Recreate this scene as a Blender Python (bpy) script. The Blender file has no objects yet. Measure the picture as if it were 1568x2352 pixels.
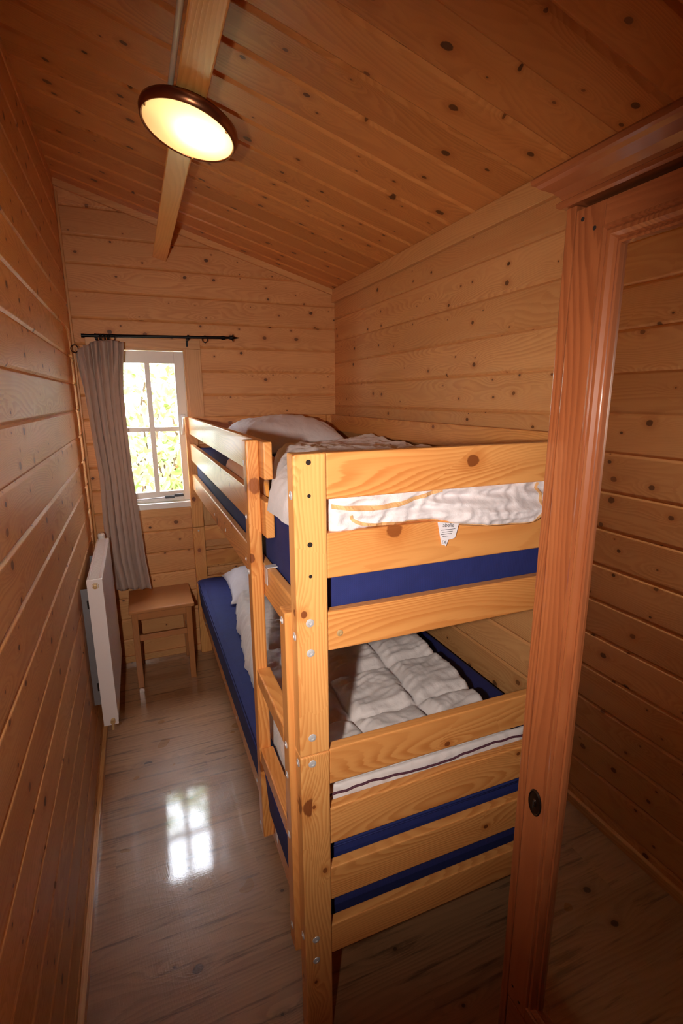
import bpy, bmesh, math, random
from mathutils import Vector, Matrix, noise
random.seed(7)
S = bpy.context.scene
C = S.collection
PI = math.pi

# ------------------------------------------------------------ camera, sky, sun, flash, exposure
cam = bpy.data.cameras.new('camera'); cam_o = bpy.data.objects.new('camera', cam); C.objects.link(cam_o)
cam.sensor_fit = 'VERTICAL'; cam.sensor_height = 36.0; cam.lens = 36.0 * 1154.0 / 2352.0
cam.clip_start = 0.01
YAW, PITCH, ROLL = 0.3839, 0.2235, -0.0055
CAM = Vector((0.2549, 0.0, 1.488))
cam_o.matrix_world = Matrix.Translation(CAM) @ Matrix.Rotation(-YAW, 4, 'Z') @ Matrix.Rotation(PI / 2 - PITCH, 4, 'X') @ Matrix.Rotation(ROLL, 4, 'Z')
S.camera = cam_o

S.view_settings.view_transform = 'Standard'; S.view_settings.look = 'None'
S.view_settings.gamma = 1.0; S.view_settings.use_curve_mapping = False
S.view_settings.exposure = 0.0

wd = bpy.data.worlds.new('sky'); S.world = wd; wd.use_nodes = True
bg = wd.node_tree.nodes['Background']
bg.inputs[0].default_value = (0.84, 0.90, 1.0, 1); bg.inputs[1].default_value = 28.0

def light(name, kind, loc, energy, color=(1, 1, 1), target=None, **kw):
    l = bpy.data.lights.new(name, kind); l.energy = energy; l.color = color
    for k, v in kw.items(): setattr(l, k, v)
    o = bpy.data.objects.new(name, l); C.objects.link(o); o.location = loc
    if target is not None:
        o.rotation_euler = (Vector(target) - Vector(loc)).to_track_quat('-Z', 'Y').to_euler()
    return o
light('sun', 'SUN', (0, 0, 8), 24.0, (1.0, 0.96, 0.84), target=(0.55, 3.2, 0.6), angle=0.01)
light('camera_flash', 'SPOT', (0.10, 0.03, 1.47), 80.0, (1.0, 0.90, 0.80), target=(1.0, 2.1, 1.05),
      spot_size=math.radians(100), spot_blend=1.0, shadow_soft_size=0.02)

S.cycles.use_denoising = True
S.cycles.max_bounces = 10; S.cycles.diffuse_bounces = 6; S.cycles.glossy_bounces = 5
S.cycles.transmission_bounces = 6; S.cycles.transparent_max_bounces = 12
S.cycles.sample_clamp_indirect = 8.0
S.cycles.caustics_reflective = False; S.cycles.caustics_refractive = False

# ------------------------------------------------------------ room sizes
W = 2.926; R = 1.399; HL = 2.488; HR = 2.0955; SL = (HL - HR) / R; YB = -0.62
def ceil_z(x): return HL - SL * x

# ------------------------------------------------------------ materials
def srgb(r, g, b):
    f = lambda c: ((c / 255 + 0.055) / 1.055) ** 2.4 if c / 255 > 0.04045 else c / 255 / 12.92
    return (f(r), f(g), f(b), 1)

class NT:
    def __init__(s, name):
        s.m = bpy.data.materials.new(name); s.m.use_nodes = True; s.t = s.m.node_tree
        s.b = s.t.nodes['Principled BSDF']; s.out = s.t.nodes['Material Output']
    def n(s, typ, **kw):
        x = s.t.nodes.new(typ)
        for k, v in kw.items(): setattr(x, k, v)
        return x
    def lk(s, a, b): s.t.links.new(a, b)
    def put(s, sock, v):
        if isinstance(v, bpy.types.NodeSocket): s.lk(v, sock)
        else: sock.default_value = v
    def math(s, op, a, b=0.0, c=None, clamp=False):
        x = s.n('ShaderNodeMath', operation=op, use_clamp=clamp)
        s.put(x.inputs[0], a); s.put(x.inputs[1], b)
        if c is not None: s.put(x.inputs[2], c)
        return x.outputs[0]
    def mapr(s, v, a, b, c=0.0, d=1.0, smooth=True):
        x = s.n('ShaderNodeMapRange', interpolation_type='SMOOTHSTEP' if smooth else 'LINEAR')
        s.put(x.inputs['Value'], v); s.put(x.inputs['From Min'], a); s.put(x.inputs['From Max'], b)
        s.put(x.inputs['To Min'], c); s.put(x.inputs['To Max'], d)
        return x.outputs[0]
    def mix(s, f, a, b, blend='MIX'):
        x = s.n('ShaderNodeMix', data_type='RGBA', blend_type=blend)
        s.put(x.inputs[0], f); s.put(x.inputs[6], a); s.put(x.inputs[7], b)
        return x.outputs[2]
    def comb(s, x_, y_, z_=0.0):
        x = s.n('ShaderNodeCombineXYZ'); s.put(x.inputs[0], x_); s.put(x.inputs[1], y_); s.put(x.inputs[2], z_)
        return x.outputs[0]
    def noise(s, vec, scale=1.0, detail=2.0, rough=0.5, dims='3D'):
        x = s.n('ShaderNodeTexNoise', noise_dimensions=dims)
        s.put(x.inputs['Vector'], vec); x.inputs['Scale'].default_value = scale
        x.inputs['Detail'].default_value = detail; x.inputs['Roughness'].default_value = rough
        return x.outputs['Fac']
    def bump(s, h, strength, dist=0.01, normal=None):
        x = s.n('ShaderNodeBump'); x.inputs['Strength'].default_value = strength; x.inputs['Distance'].default_value = dist
        s.put(x.inputs['Height'], h)
        if normal: s.lk(normal, x.inputs['Normal'])
        return x.outputs[0]

def wood(name, light_c, dark_c, knot_c, kd=0.4, kr=0.007, cu=4.0, cv=8.0, rough=0.38, coat=0.25, F=150.0, contrast=0.5,
         tint=0.25, ripple=0.0, fibre=0.25, streak=0.0, scratch=0.0, coat_rough=0.15, warp=0.13, wv=9.0):
    g = NT(name)
    uv = g.n('ShaderNodeUVMap', uv_map='grain').outputs[0]
    sp = g.n('ShaderNodeSeparateXYZ'); g.lk(uv, sp.inputs[0]); u, v = sp.outputs[0], sp.outputs[1]
    at = g.n('ShaderNodeAttribute', attribute_name='tint'); tn = at.outputs['Fac']
    # knots
    wob = g.noise(g.comb(g.math('MULTIPLY', u, 40), g.math('MULTIPLY', v, 70)), 1.0, 2)
    vor = g.n('ShaderNodeTexVoronoi', voronoi_dimensions='2D'); vor.inputs['Scale'].default_value = 1.0
    pu, pv = g.math('MULTIPLY', u, cu), g.math('MULTIPLY', v, cv)
    g.lk(g.comb(pu, pv), vor.inputs['Vector'])
    ps = g.n('ShaderNodeSeparateXYZ'); g.lk(vor.outputs['Position'], ps.inputs[0])
    du = g.math('DIVIDE', g.math('SUBTRACT', pu, ps.outputs[0]), cu)
    dv = g.math('DIVIDE', g.math('SUBTRACT', pv, ps.outputs[1]), cv)
    cs = g.n('ShaderNodeSeparateColor'); g.lk(vor.outputs['Color'], cs.inputs[0])
    on = g.math('LESS_THAN', cs.outputs[0], kd)
    def dist(ku, kv):
        a = g.math('MULTIPLY', du, ku); b = g.math('MULTIPLY', dv, kv)
        return g.math('SQRT', g.math('ADD', g.math('MULTIPLY', a, a), g.math('MULTIPLY', b, b)))
    d0 = g.math('MULTIPLY', dist(0.8, 1.0), g.mapr(wob, 0.2, 0.8, 0.8, 1.2, False))
    kr_ = g.math('MULTIPLY', g.math('ADD', g.math('MULTIPLY', g.math('POWER', cs.outputs[1], 2.0), 1.25), 0.38), kr)
    rel = g.math('DIVIDE', d0, kr_)
    kmask = g.math('MULTIPLY', g.mapr(rel, 0.85, 1.1, 1.0, 0.0), on)
    halo = g.math('MULTIPLY', g.mapr(rel, 1.0, 3.2, 1.0, 0.0), on)
    far = dist(0.33, 1.0)
    lift = g.math('MULTIPLY', g.math('POWER', 2.718, g.math('MULTIPLY', g.math('DIVIDE', far, 0.016), -1.0)), on)
    # growth rings
    big = g.noise(g.comb(g.math('MULTIPLY', u, 1.1), g.math('MULTIPLY', v, wv)), 1.0, 1.0)
    fld = g.math('ADD', g.math('MULTIPLY', v, F), g.math('MULTIPLY', big, F * warp))
    fld = g.math('ADD', fld, g.math('MULTIPLY', lift, 5.0))
    fine = g.noise(g.comb(g.math('MULTIPLY', u, 5.0), g.math('MULTIPLY', v, 160.0)), 1.0, 2)
    fld = g.math('ADD', fld, g.math('MULTIPLY', fine, 0.5))
    fr = g.math('FRACT', fld)
    ring = g.math('MULTIPLY', g.mapr(fr, 0.15, 0.8, 0.0, 1.0), g.mapr(fr, 0.86, 1.0, 1.0, 0.0))
    dens = g.mapr(g.noise(g.comb(g.math('MULTIPLY', u, 0.7), g.math('MULTIPLY', v, 14.0)), 1.0, 2), 0.35, 0.65, 0.35, 1.0)
    ring = g.math('MULTIPLY', ring, dens)
    fib = g.noise(g.comb(g.math('MULTIPLY', u, 12.0), g.math('MULTIPLY', v, 600.0)), 1.0, 2, 0.6)
    f = g.math('ADD', g.math('MULTIPLY', ring, contrast), g.math('MULTIPLY', g.math('SUBTRACT', fib, 0.5), fibre), clamp=True)
    col = g.mix(f, light_c, dark_c)
    if streak > 0:
        st = g.noise(g.comb(g.math('MULTIPLY', u, 3.0), g.math('MULTIPLY', v, 45.0)), 1.0, 4, 0.65)
        col = g.mix(g.math('MULTIPLY', g.mapr(st, 0.52, 0.68), streak), col, knot_c)
    tv = g.mapr(tn, 0.0, 1.0, 1.0 - tint, 1.0 + tint * 0.6, False)
    tc = g.n('ShaderNodeCombineColor')
    g.put(tc.inputs[0], tv); g.put(tc.inputs[1], g.math('POWER', tv, 1.25)); g.put(tc.inputs[2], g.math('POWER', tv, 1.6))
    col = g.mix(1.0, col, tc.outputs[0], 'MULTIPLY')
    blot = g.noise(g.comb(g.math('MULTIPLY', u, 2.2), g.math('MULTIPLY', v, 12.0), 3.0), 1.0, 2)
    col = g.mix(g.mapr(blot, 0.4, 0.75, 0.0, 0.28), col, dark_c)
    col = g.mix(g.math('MULTIPLY', halo, 0.45), col, dark_c)
    kcol = g.mix(g.math('MULTIPLY', cs.outputs[2], 0.35), knot_c, dark_c)
    col = g.mix(g.math('MULTIPLY', kmask, 0.88), col, kcol)
    g.lk(col, g.b.inputs['Base Color'])
    h = g.math('ADD', g.math('MULTIPLY', ring, 0.25), g.math('MULTIPLY', fib, 0.25))
    h = g.math('SUBTRACT', h, g.math('MULTIPLY', halo, 0.6))
    if ripple > 0:
        rp = g.noise(g.comb(g.math('MULTIPLY', u, 9.0), g.math('MULTIPLY', v, 6.0)), 1.0, 2)
        h = g.math('ADD', h, g.math('MULTIPLY', rp, ripple))
    nrm = g.bump(h, 0.35, 0.0012)
    rg = rough
    if scratch > 0:
        a = g.noise(g.comb(g.math('ADD', g.math('MULTIPLY', u, 14), g.math('MULTIPLY', v, 220)), g.math('ADD', g.math('MULTIPLY', u, 30), g.math('MULTIPLY', v, -8))), 1.0, 3, 0.7)
        b = g.noise(g.comb(g.math('ADD', g.math('MULTIPLY', u, 260), g.math('MULTIPLY', v, 30)), g.math('MULTIPLY', v, 16)), 1.0, 3, 0.7)
        w = g.noise(g.comb(g.math('MULTIPLY', u, 7), g.math('MULTIPLY', v, 7)), 1.0, 2)
        sc = g.math('ADD', a, b)
        nrm = g.bump(sc, scratch, 0.0010, nrm)
        rg = g.mapr(w, 0.3, 0.7, rough * 0.8, rough * 1.35, False)
    g.lk(nrm, g.b.inputs['Normal'])
    g.put(g.b.inputs['Roughness'], rg)
    if scratch > 0: g.lk(g.bump(sc, 0.16, 0.00025), g.b.inputs['Coat Normal']); coat = 0.9; coat_rough = 0.035
    g.b.inputs['Coat Weight'].default_value = coat; g.b.inputs['Coat Roughness'].default_value = coat_rough
    return g.m

def plain(name, c, rough=0.5, metal=0.0, bumpk=0.0, bscale=60.0, coat=0.0, sheen=0.0, var=0.06):
    g = NT(name)
    tc = g.n('ShaderNodeTexCoord').outputs['Object']
    nz = g.noise(tc, bscale, 3)
    d = (c[0] * (1 - var * 2), c[1] * (1 - var * 2), c[2] * (1 - var * 2), 1)
    g.lk(g.mix(nz, c, d), g.b.inputs['Base Color'])
    g.b.inputs['Roughness'].default_value = rough; g.b.inputs['Metallic'].default_value = metal
    g.b.inputs['Coat Weight'].default_value = coat
    if sheen: g.b.inputs['Sheen Weight'].default_value = sheen
    if bumpk: g.lk(g.bump(nz, bumpk, 0.002), g.b.inputs['Normal'])
    return g.m

def fabric(name, c, c2, weave=900.0, rough=0.85, crumple=0.0, sheen=0.15, trans=0.0):
    g = NT(name)
    tc = g.n('ShaderNodeTexCoord').outputs['Object']
    sp = g.n('ShaderNodeSeparateXYZ'); g.lk(tc, sp.inputs[0])
    h1 = g.math('SINE', g.math('MULTIPLY', g.math('ADD', sp.outputs[0], sp.outputs[1]), weave))
    h2 = g.math('SINE', g.math('MULTIPLY', g.math('SUBTRACT', sp.outputs[2], g.math('SUBTRACT', sp.outputs[0], sp.outputs[1])), weave))
    wv = g.math('MULTIPLY', g.math('ADD', h1, h2), 0.25)
    nz = g.noise(tc, 30.0, 4)
    g.lk(g.mix(g.math('ADD', g.math('MULTIPLY', wv, 0.5), nz, clamp=True), c, c2), g.b.inputs['Base Color'])
    n1 = g.bump(wv, 0.25, 0.0006)
    if crumple:
        mp = g.n('ShaderNodeMapping'); g.lk(tc, mp.inputs[0]); mp.inputs['Scale'].default_value = (1.0, 0.55, 1.0); mp.inputs['Rotation'].default_value = (0, 0, 0.6)
        cr = g.noise(mp.outputs[0], 16.0, 5, 0.6)
        cr = g.math('ABSOLUTE', g.math('SUBTRACT', cr, 0.5))
        n1 = g.bump(g.math('MULTIPLY', cr, -1), crumple, 0.02, n1)
    g.lk(n1, g.b.inputs['Normal'])
    g.b.inputs['Roughness'].default_value = rough; g.b.inputs['Sheen Weight'].default_value = sheen
    if trans:
        tr = g.n('ShaderNodeBsdfTranslucent'); tr.inputs[0].default_value = c
        mx = g.n('ShaderNodeMixShader'); mx.inputs[0].default_value = trans
        g.lk(g.b.outputs[0], mx.inputs[1]); g.lk(tr.outputs[0], mx.inputs[2]); g.lk(mx.outputs[0], g.out.inputs[0])
    return g.m

M = {}
M['wall'] = wood('spruce wall boards', srgb(222, 164, 106), srgb(186, 116, 62), srgb(66, 38, 22), kd=0.6, kr=0.0062, cu=6.5, cv=14, rough=0.55, coat=0.04, F=90, warp=0.35, wv=6.0, contrast=0.45, tint=0.14, ripple=1.6, coat_rough=0.25)
M['ceiling'] = wood('spruce ceiling boards', srgb(214, 144, 80), srgb(172, 98, 42), srgb(60, 34, 20), kd=0.55, kr=0.0075, cu=6, cv=13, rough=0.42, coat=0.15, F=90, warp=0.3, wv=6.0, contrast=0.4, tint=0.2, ripple=1.0, coat_rough=0.25)
M['trim'] = wood('pine trim', srgb(220, 166, 108), srgb(188, 124, 66), srgb(90, 50, 26), kd=0.12, kr=0.006, rough=0.4, coat=0.2, F=110, contrast=0.5, tint=0.1)
M['bed'] = wood('lacquered bed pine', srgb(228, 160, 92), srgb(186, 104, 42), srgb(98, 44, 22), kd=0.34, kr=0.0105, cu=5, cv=9, rough=0.38, coat=0.12, F=75, contrast=0.6, tint=0.1, fibre=0.15, warp=0.5, wv=5.0)
M['bed_post'] = wood('lacquered bed post pine', srgb(232, 168, 100), srgb(192, 112, 50), srgb(104, 46, 26), kd=0.5, kr=0.0100, cu=6.5, cv=13, rough=0.38, coat=0.12, F=75, contrast=0.5, tint=0.08, fibre=0.15, warp=0.4, wv=5.0)
M['beam'] = wood('beam pine', srgb(240, 176, 98), srgb(206, 128, 54), srgb(90, 50, 26), kd=0.18, kr=0.006, cu=3, cv=6, rough=0.35, coat=0.3, F=120, contrast=0.5, tint=0.05)
M['wardrobe'] = wood('stained wardrobe pine', srgb(152, 86, 50), srgb(108, 52, 28), srgb(64, 22, 14), kd=0.12, kr=0.012, cu=3, cv=6, rough=0.28, coat=0.5, F=110, contrast=0.5, tint=0.06, coat_rough=0.08, warp=0.14)
M['stool'] = wood('stool beech', srgb(184, 122, 72), srgb(150, 92, 50), srgb(80, 44, 24), kd=0.0, rough=0.33, coat=0.35, F=160, contrast=0.3, tint=0.08)
M['floor'] = wood('oak laminate', srgb(172, 126, 88), srgb(122, 84, 56), srgb(52, 36, 26), kd=0.42, kr=0.009, cu=3.2, cv=8, rough=0.34, coat=0.0, F=70, contrast=0.4, tint=0.14, streak=0.6, scratch=0.30)
M['white_paint'] = plain('white window paint', srgb(238, 236, 234), 0.35, coat=0.2, var=0.01)
M['radiator'] = plain('radiator enamel', srgb(226, 214, 212), 0.3, coat=0.4, var=0.01)
M['rad_dark'] = plain('grey sheet steel', srgb(150, 146, 150), 0.4, metal=0.5)
M['steel'] = plain('zinc plated steel', srgb(215, 212, 214), 0.42, metal=0.35)
M['brass'] = plain('brass', srgb(214, 180, 130), 0.4, metal=0.4)
M['black'] = plain('black iron', srgb(22, 20, 22), 0.4, metal=0.6)
M['dark'] = plain('dark recess', srgb(30, 18, 12), 0.9)
M['navy'] = fabric('navy mattress cover', srgb(34, 44, 112), srgb(24, 32, 88), weave=1400, rough=0.8, sheen=0.0)
M['linen'] = fabric('white cotton', srgb(226, 218, 220), srgb(210, 202, 206), weave=2500, rough=0.8, crumple=0.35, sheen=0.2)
M['quilt'] = fabric('white quilted cotton', srgb(232, 224, 222), srgb(214, 206, 206), weave=2500, rough=0.75, crumple=0.25, sheen=0.2)
M['tan'] = plain('tan piping', srgb(222, 172, 118), 0.7)
M['purple'] = plain('dark plum piping', srgb(84, 44, 62), 0.7)
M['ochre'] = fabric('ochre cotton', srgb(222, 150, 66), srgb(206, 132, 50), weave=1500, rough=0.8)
M['paper'] = plain('label satin', srgb(236, 230, 236), 0.5)
M['ink'] = plain('label ink', srgb(50, 46, 52), 0.7)
M['tagblue'] = plain('pale blue tag', srgb(150, 180, 214), 0.5)
M['curtain'] = fabric('taupe linen curtain', srgb(206, 184, 172), srgb(184, 162, 150), weave=1100, rough=0.9, sheen=0.1, trans=0.22)
M['copper'] = plain('bronze lamp rim', srgb(150, 96, 66), 0.28, metal=0.9)
M['enamel'] = plain('cream enamel', srgb(236, 214, 170), 0.4)
M['conduit'] = plain('cream conduit', srgb(222, 210, 186), 0.4)
M['grey_plastic'] = plain('grey plastic', srgb(70, 74, 84), 0.35)
M['keyplate'] = plain('dark pewter', srgb(62, 50, 46), 0.3, metal=0.9)
M['bark'] = plain('hedge twig', srgb(96, 78, 60), 0.9)

g = NT('mirror silver'); g.b.inputs['Metallic'].default_value = 1; g.b.inputs['Roughness'].default_value = 0.012
g.b.inputs['Base Color'].default_value = (0.86, 0.86, 0.84, 1); M['mirror'] = g.m
g = NT('window glass')
tr = g.n('ShaderNodeBsdfTransparent'); gl = g.n('ShaderNodeBsdfGlossy'); gl.inputs['Roughness'].default_value = 0.02
fr = g.n('ShaderNodeFresnel'); fr.inputs[0].default_value = 1.45; mx = g.n('ShaderNodeMixShader')
geo = g.n('ShaderNodeNewGeometry'); g.lk(g.math('MULTIPLY', fr.outputs[0], g.math('SUBTRACT', 1.0, geo.outputs['Backfacing'])), mx.inputs[0]); g.lk(tr.outputs[0], mx.inputs[1]); g.lk(gl.outputs[0], mx.inputs[2]); g.lk(mx.outputs[0], g.out.inputs[0])
M['glass'] = g.m
g = NT('frosted lamp glass')
tl = g.n('ShaderNodeBsdfTranslucent'); tl.inputs[0].default_value = (1.0, 0.90, 0.70, 1)
mx = g.n('ShaderNodeMixShader'); mx.inputs[0].default_value = 0.8
g.b.inputs['Base Color'].default_value = (0.95, 0.85, 0.6, 1); g.b.inputs['Roughness'].default_value = 0.3
g.lk(g.b.outputs[0], mx.inputs[1]); g.lk(tl.outputs[0], mx.inputs[2]); g.lk(mx.outputs[0], g.out.inputs[0])
M['frosted'] = g.m
g = NT('hedge leaves')
oi = g.n('ShaderNodeAttribute', attribute_name='tint').outputs['Fac']
col = g.mix(oi, srgb(104, 128, 62), srgb(188, 196, 138)); col = g.mix(g.mapr(oi, 0.9, 0.94), col, srgb(190, 140, 100))
g.lk(col, g.b.inputs['Base Color']); g.b.inputs['Roughness'].default_value = 0.45
tl = g.n('ShaderNodeBsdfTranslucent'); g.lk(col, tl.inputs[0]); mx = g.n('ShaderNodeMixShader'); mx.inputs[0].default_value = 0.4
g.lk(g.b.outputs[0], mx.inputs[1]); g.lk(tl.outputs[0], mx.inputs[2]); g.lk(mx.outputs[0], g.out.inputs[0])
M['leaf'] = g.m
M['grass'] = plain('gravel', srgb(150, 140, 128), 0.9, bscale=20, var=0.2)

# ------------------------------------------------------------ helpers
def link(o, parent=None):
    C.objects.link(o)
    if parent is not None: o.parent = parent
    return o
def tag(o, label=None, cat=None, group=None, kind=None):
    if label: o['label'] = label
    if cat: o['category'] = cat
    if group: o['group'] = group
    if kind: o['kind'] = kind
    return o
def empty(name, loc, label, cat, group=None):
    o = bpy.data.objects.new(name, None); o.location = loc; o.empty_display_size = 0.05; link(o)
    return tag(o, label, cat, group)
def finish(name, bm, mat, parent=None, smooth=False, wood_axis=None, recalc=True):
    """bm is in world coordinates; it is moved into the parent's frame (parents are never rotated)."""
    if recalc: bmesh.ops.recalc_face_normals(bm, faces=bm.faces)
    if wood_axis is not None:
        uvl = bm.loops.layers.uv.new('grain'); ou, ov = random.uniform(0, 50), random.uniform(0, 50)
        ax = 'xyz'.index(wood_axis); p1, p2 = [i for i in range(3) if i != ax]
        for f in bm.faces:
            for l in f.loops:
                c = l.vert.co; l[uvl].uv = (c[ax] + ou, c[p1] + c[p2] + ov)
        tl_ = bm.faces.layers.float.new('tint'); tv = random.random()
        for f in bm.faces: f[tl_] = tv
    if parent is not None:
        off = parent.matrix_world.translation if parent.parent is None else Vector(parent['_org'])
        off = Vector(parent.location) if parent.parent is None else off
        bmesh.ops.translate(bm, verts=bm.verts, vec=-off)
    me = bpy.data.meshes.new(name); bm.to_mesh(me); bm.free()
    if isinstance(mat, (list, tuple)):
        for m_ in mat: me.materials.append(m_)
    else: me.materials.append(mat)
    if smooth:
        for p in me.polygons: p.use_smooth = True
    o = bpy.data.objects.new(name, me); link(o, parent)
    return o
def sub(name, bm, mat, part, **kw):
    """a sub-part: part is a mesh whose origin coincides with its thing's origin"""
    th = part.parent
    bmesh.ops.translate(bm, verts=bm.verts, vec=-Vector(th.location)) if not kw.get('wood_axis') else None
    if kw.get('wood_axis'):
        o = finish(name, bm, mat, th, **kw); o.parent = part; return o
    me_kw = {k: v for k, v in kw.items()}
    bmesh.ops.translate(bm, verts=bm.verts, vec=Vector(th.location))
    o = finish(name, bm, mat, th, **me_kw); o.parent = part
    return o
def box_bm(x0, x1, y0, y1, z0, z1, bev=0.0, seg=2, bm=None):
    b = bmesh.new() if bm is None else bm
    vs = [b.verts.new((x, y, z)) for x in (x0, x1) for y in (y0, y1) for z in (z0, z1)]
    fs = []
    for q in ((0, 1, 3, 2), (4, 6, 7, 5), (0, 4, 5, 1), (2, 3, 7, 6), (0, 2, 6, 4), (1, 5, 7, 3)):
        fs.append(b.faces.new([vs[i] for i in q]))
    if bev > 0:
        es = list({e for f in fs for e in f.edges})
        bmesh.ops.bevel(b, geom=es, offset=bev, segments=seg, profile=0.6, affect='EDGES')
    return b
def board(name, parent, lo, hi, axis, mat='bed', bev=0.003, seg=2, label=None):
    o = finish(name, box_bm(lo[0], hi[0], lo[1], hi[1], lo[2], hi[2], bev, seg), M[mat], parent, wood_axis=axis)
    if label: o['label'] = label
    return o
def cyl_bm(p0, p1, r0, r1=None, n=24, cap=True, bm=None):
    b = bmesh.new() if bm is None else bm
    r1 = r0 if r1 is None else r1; p0, p1 = Vector(p0), Vector(p1); d = (p1 - p0).normalized()
    a = d.orthogonal().normalized(); c = d.cross(a)
    A = [b.verts.new(p0 + (a * math.cos(t) + c * math.sin(t)) * r0) for t in [2 * PI * i / n for i in range(n)]]
    B = [b.verts.new(p1 + (a * math.cos(t) + c * math.sin(t)) * r1) for t in [2 * PI * i / n for i in range(n)]]
    for i in range(n): b.faces.new((A[i], A[(i + 1) % n], B[(i + 1) % n], B[i]))
    if cap: b.faces.new(A[::-1]); b.faces.new(B)
    return b
def lathe_bm(center, axis, prof, n=48, bm=None, close=False):
    """prof: (radius, height along axis)"""
    b = bmesh.new() if bm is None else bm
    d = Vector(axis).normalized(); a = d.orthogonal().normalized(); c = d.cross(a); o = Vector(center)
    rings = []
    for r, h in prof:
        if r < 1e-6: rings.append([b.verts.new(o + d * h)])
        else: rings.append([b.verts.new(o + d * h + (a * math.cos(2 * PI * i / n) + c * math.sin(2 * PI * i / n)) * r) for i in range(n)])
    pairs = list(zip(rings, rings[1:])) + ([(rings[-1], rings[0])] if close else [])
    for A, B in pairs:
        for i in range(n):
            j = (i + 1) % n
            if len(A) == 1 and len(B) == 1: continue
            if len(A) == 1: b.faces.new((A[0], B[j], B[i]))
            elif len(B) == 1: b.faces.new((A[i], A[j], B[0]))
            else: b.faces.new((A[i], A[j], B[j], B[i]))
    return b
def tube_bm(pts, r, n=10, bm=None, closed=False):
    b = bmesh.new() if bm is None else bm
    pts = [Vector(p) for p in pts]; rings = []; prev = None
    N = len(pts)
    for i, p in enumerate(pts):
        q0 = pts[i - 1] if (i > 0 or closed) else p; q1 = pts[(i + 1) % N] if (i < N - 1 or closed) else p
        d = (q1 - q0).normalized()
        if prev is None: a = d.orthogonal().normalized()
        else:
            a = prev - d * prev.dot(d)
            a = a.normalized() if a.length > 1e-6 else d.orthogonal().normalized()
        prev = a; c = d.cross(a)
        rings.append([b.verts.new(p + (a * math.cos(2 * PI * k / n) + c * math.sin(2 * PI * k / n)) * r) for k in range(n)])
    for i in range(N if closed else N - 1):
        A, B = rings[i], rings[(i + 1) % N]
        for k in range(n): b.faces.new((A[k], A[(k + 1) % n], B[(k + 1) % n], B[k]))
    if not closed: b.faces.new(rings[0][::-1]); b.faces.new(rings[-1])
    return b
def smooth_pts(pts, k=8):
    pts = [Vector(p) for p in pts]; out = []
    for i in range(len(pts) - 1):
        p0 = pts[max(i - 1, 0)]; p1 = pts[i]; p2 = pts[i + 1]; p3 = pts[min(i + 2, len(pts) - 1)]
        for j in range(k):
            t = j / k
            out.append(0.5 * ((2 * p1) + (p2 - p0) * t + (2 * p0 - 5 * p1 + 4 * p2 - p3) * t * t + (3 * p1 - p0 - 3 * p2 + p3) * t ** 3))
    out.append(pts[-1]); return out
def lerp_tab(tab, x):
    if x <= tab[0][0]: return tab[0][1]
    for (a, b), (c, d) in zip(tab, tab[1:]):
        if x <= c: return b + (d - b) * (x - a) / (c - a)
    return tab[-1][1]

def boards_bm(rows, mp, groove=0.006, cham=0.009, thick=0.06, maxlen=None):
    """rows: (l0, l1, z0, z1); mp(l, z, d) -> Vector; every row is one V-jointed board"""
    b = bmesh.new(); uvl = b.loops.layers.uv.new('grain'); tl_ = b.faces.layers.float.new('tint')
    for (l0, l1, z0, z1) in rows:
        ou, ov, tv = random.uniform(0, 60), random.uniform(0, 60), random.random()
        prof = [(z0, -groove), (z0 + cham * 0.75, -0.0006), (z0 + cham, 0), (z1 - cham, 0), (z1 - cham * 0.75, -0.0006), (z1, -groove), (z1, -thick), (z0, -thick)]
        A = [b.verts.new(mp(l0, z, d)) for z, d in prof]; B = [b.verts.new(mp(l1, z, d)) for z, d in prof]
        n = len(prof)
        for i in range(n):
            j = (i + 1) % n
            f = b.faces.new((A[i], A[j], B[j], B[i])); f[tl_] = tv
            for l, uv in zip(f.loops, ((l0, i), (l0, j), (l1, j), (l1, i))):
                zz, dd = prof[uv[1]]; l[uvl].uv = (uv[0] + ou, zz - dd + ov)
        for ring in (A[::-1], B):
            f = b.faces.new(ring); f[tl_] = tv
            for l in f.loops: l[uvl].uv = (l.vert.co.x + ou, l.vert.co.z + ov)
    bmesh.ops.recalc_face_normals(b, faces=b.faces)
    return b
def struct(name, bm, mat, label=None):
    o = finish(name, bm, mat, None, recalc=False); tag(o, label, None, None, 'structure'); return o

def puffy(name, parent, mat, P, H, nu, nv, height, normal=Vector((0, 0, 1)), edge=0.1, edge2=None, parent_is_part=False, low=0.12):
    """a cushion-like closed body: P(s,t) is its bottom sheet, height(s,t,e) the swell of the top, e = 0 at the rim .. 1 inside"""
    b = bmesh.new(); edge2 = edge2 or edge; top = []; bot = []
    for i in range(nu + 1):
        ta, tb = [], []
        for j in range(nv + 1):
            s, t = i / nu, j / nv; p = Vector(P(s, t))
            es = min(1.0, min(s, 1 - s) / edge); et = min(1.0, min(t, 1 - t) / edge2)
            e = math.sqrt(max(0, 1 - (1 - es) ** 2)) * math.sqrt(max(0, 1 - (1 - et) ** 2))
            rim = i in (0, nu) or j in (0, nv)
            v = b.verts.new(p + normal * (H * low if rim else H * low + height(s, t, e)))
            ta.append(v)
            tb.append(v if rim else b.verts.new(p + normal * (H * low * (1 - e) * 0.9)))
        top.append(ta); bot.append(tb)
    for i in range(nu):
        for j in range(nv):
            b.faces.new((top[i][j], top[i + 1][j], top[i + 1][j + 1], top[i][j + 1]))
            q = [bot[i][j], bot[i][j + 1], bot[i + 1][j + 1], bot[i + 1][j]]
            if len({id(x) for x in q}) == 4 and set(q) != {top[i][j], top[i + 1][j], top[i + 1][j + 1], top[i][j + 1]}:
                b.faces.new(q)
    if parent_is_part: o = sub(name, b, mat, parent, smooth=True)
    else: o = finish(name, b, mat, parent, smooth=True)
    return o
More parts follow.
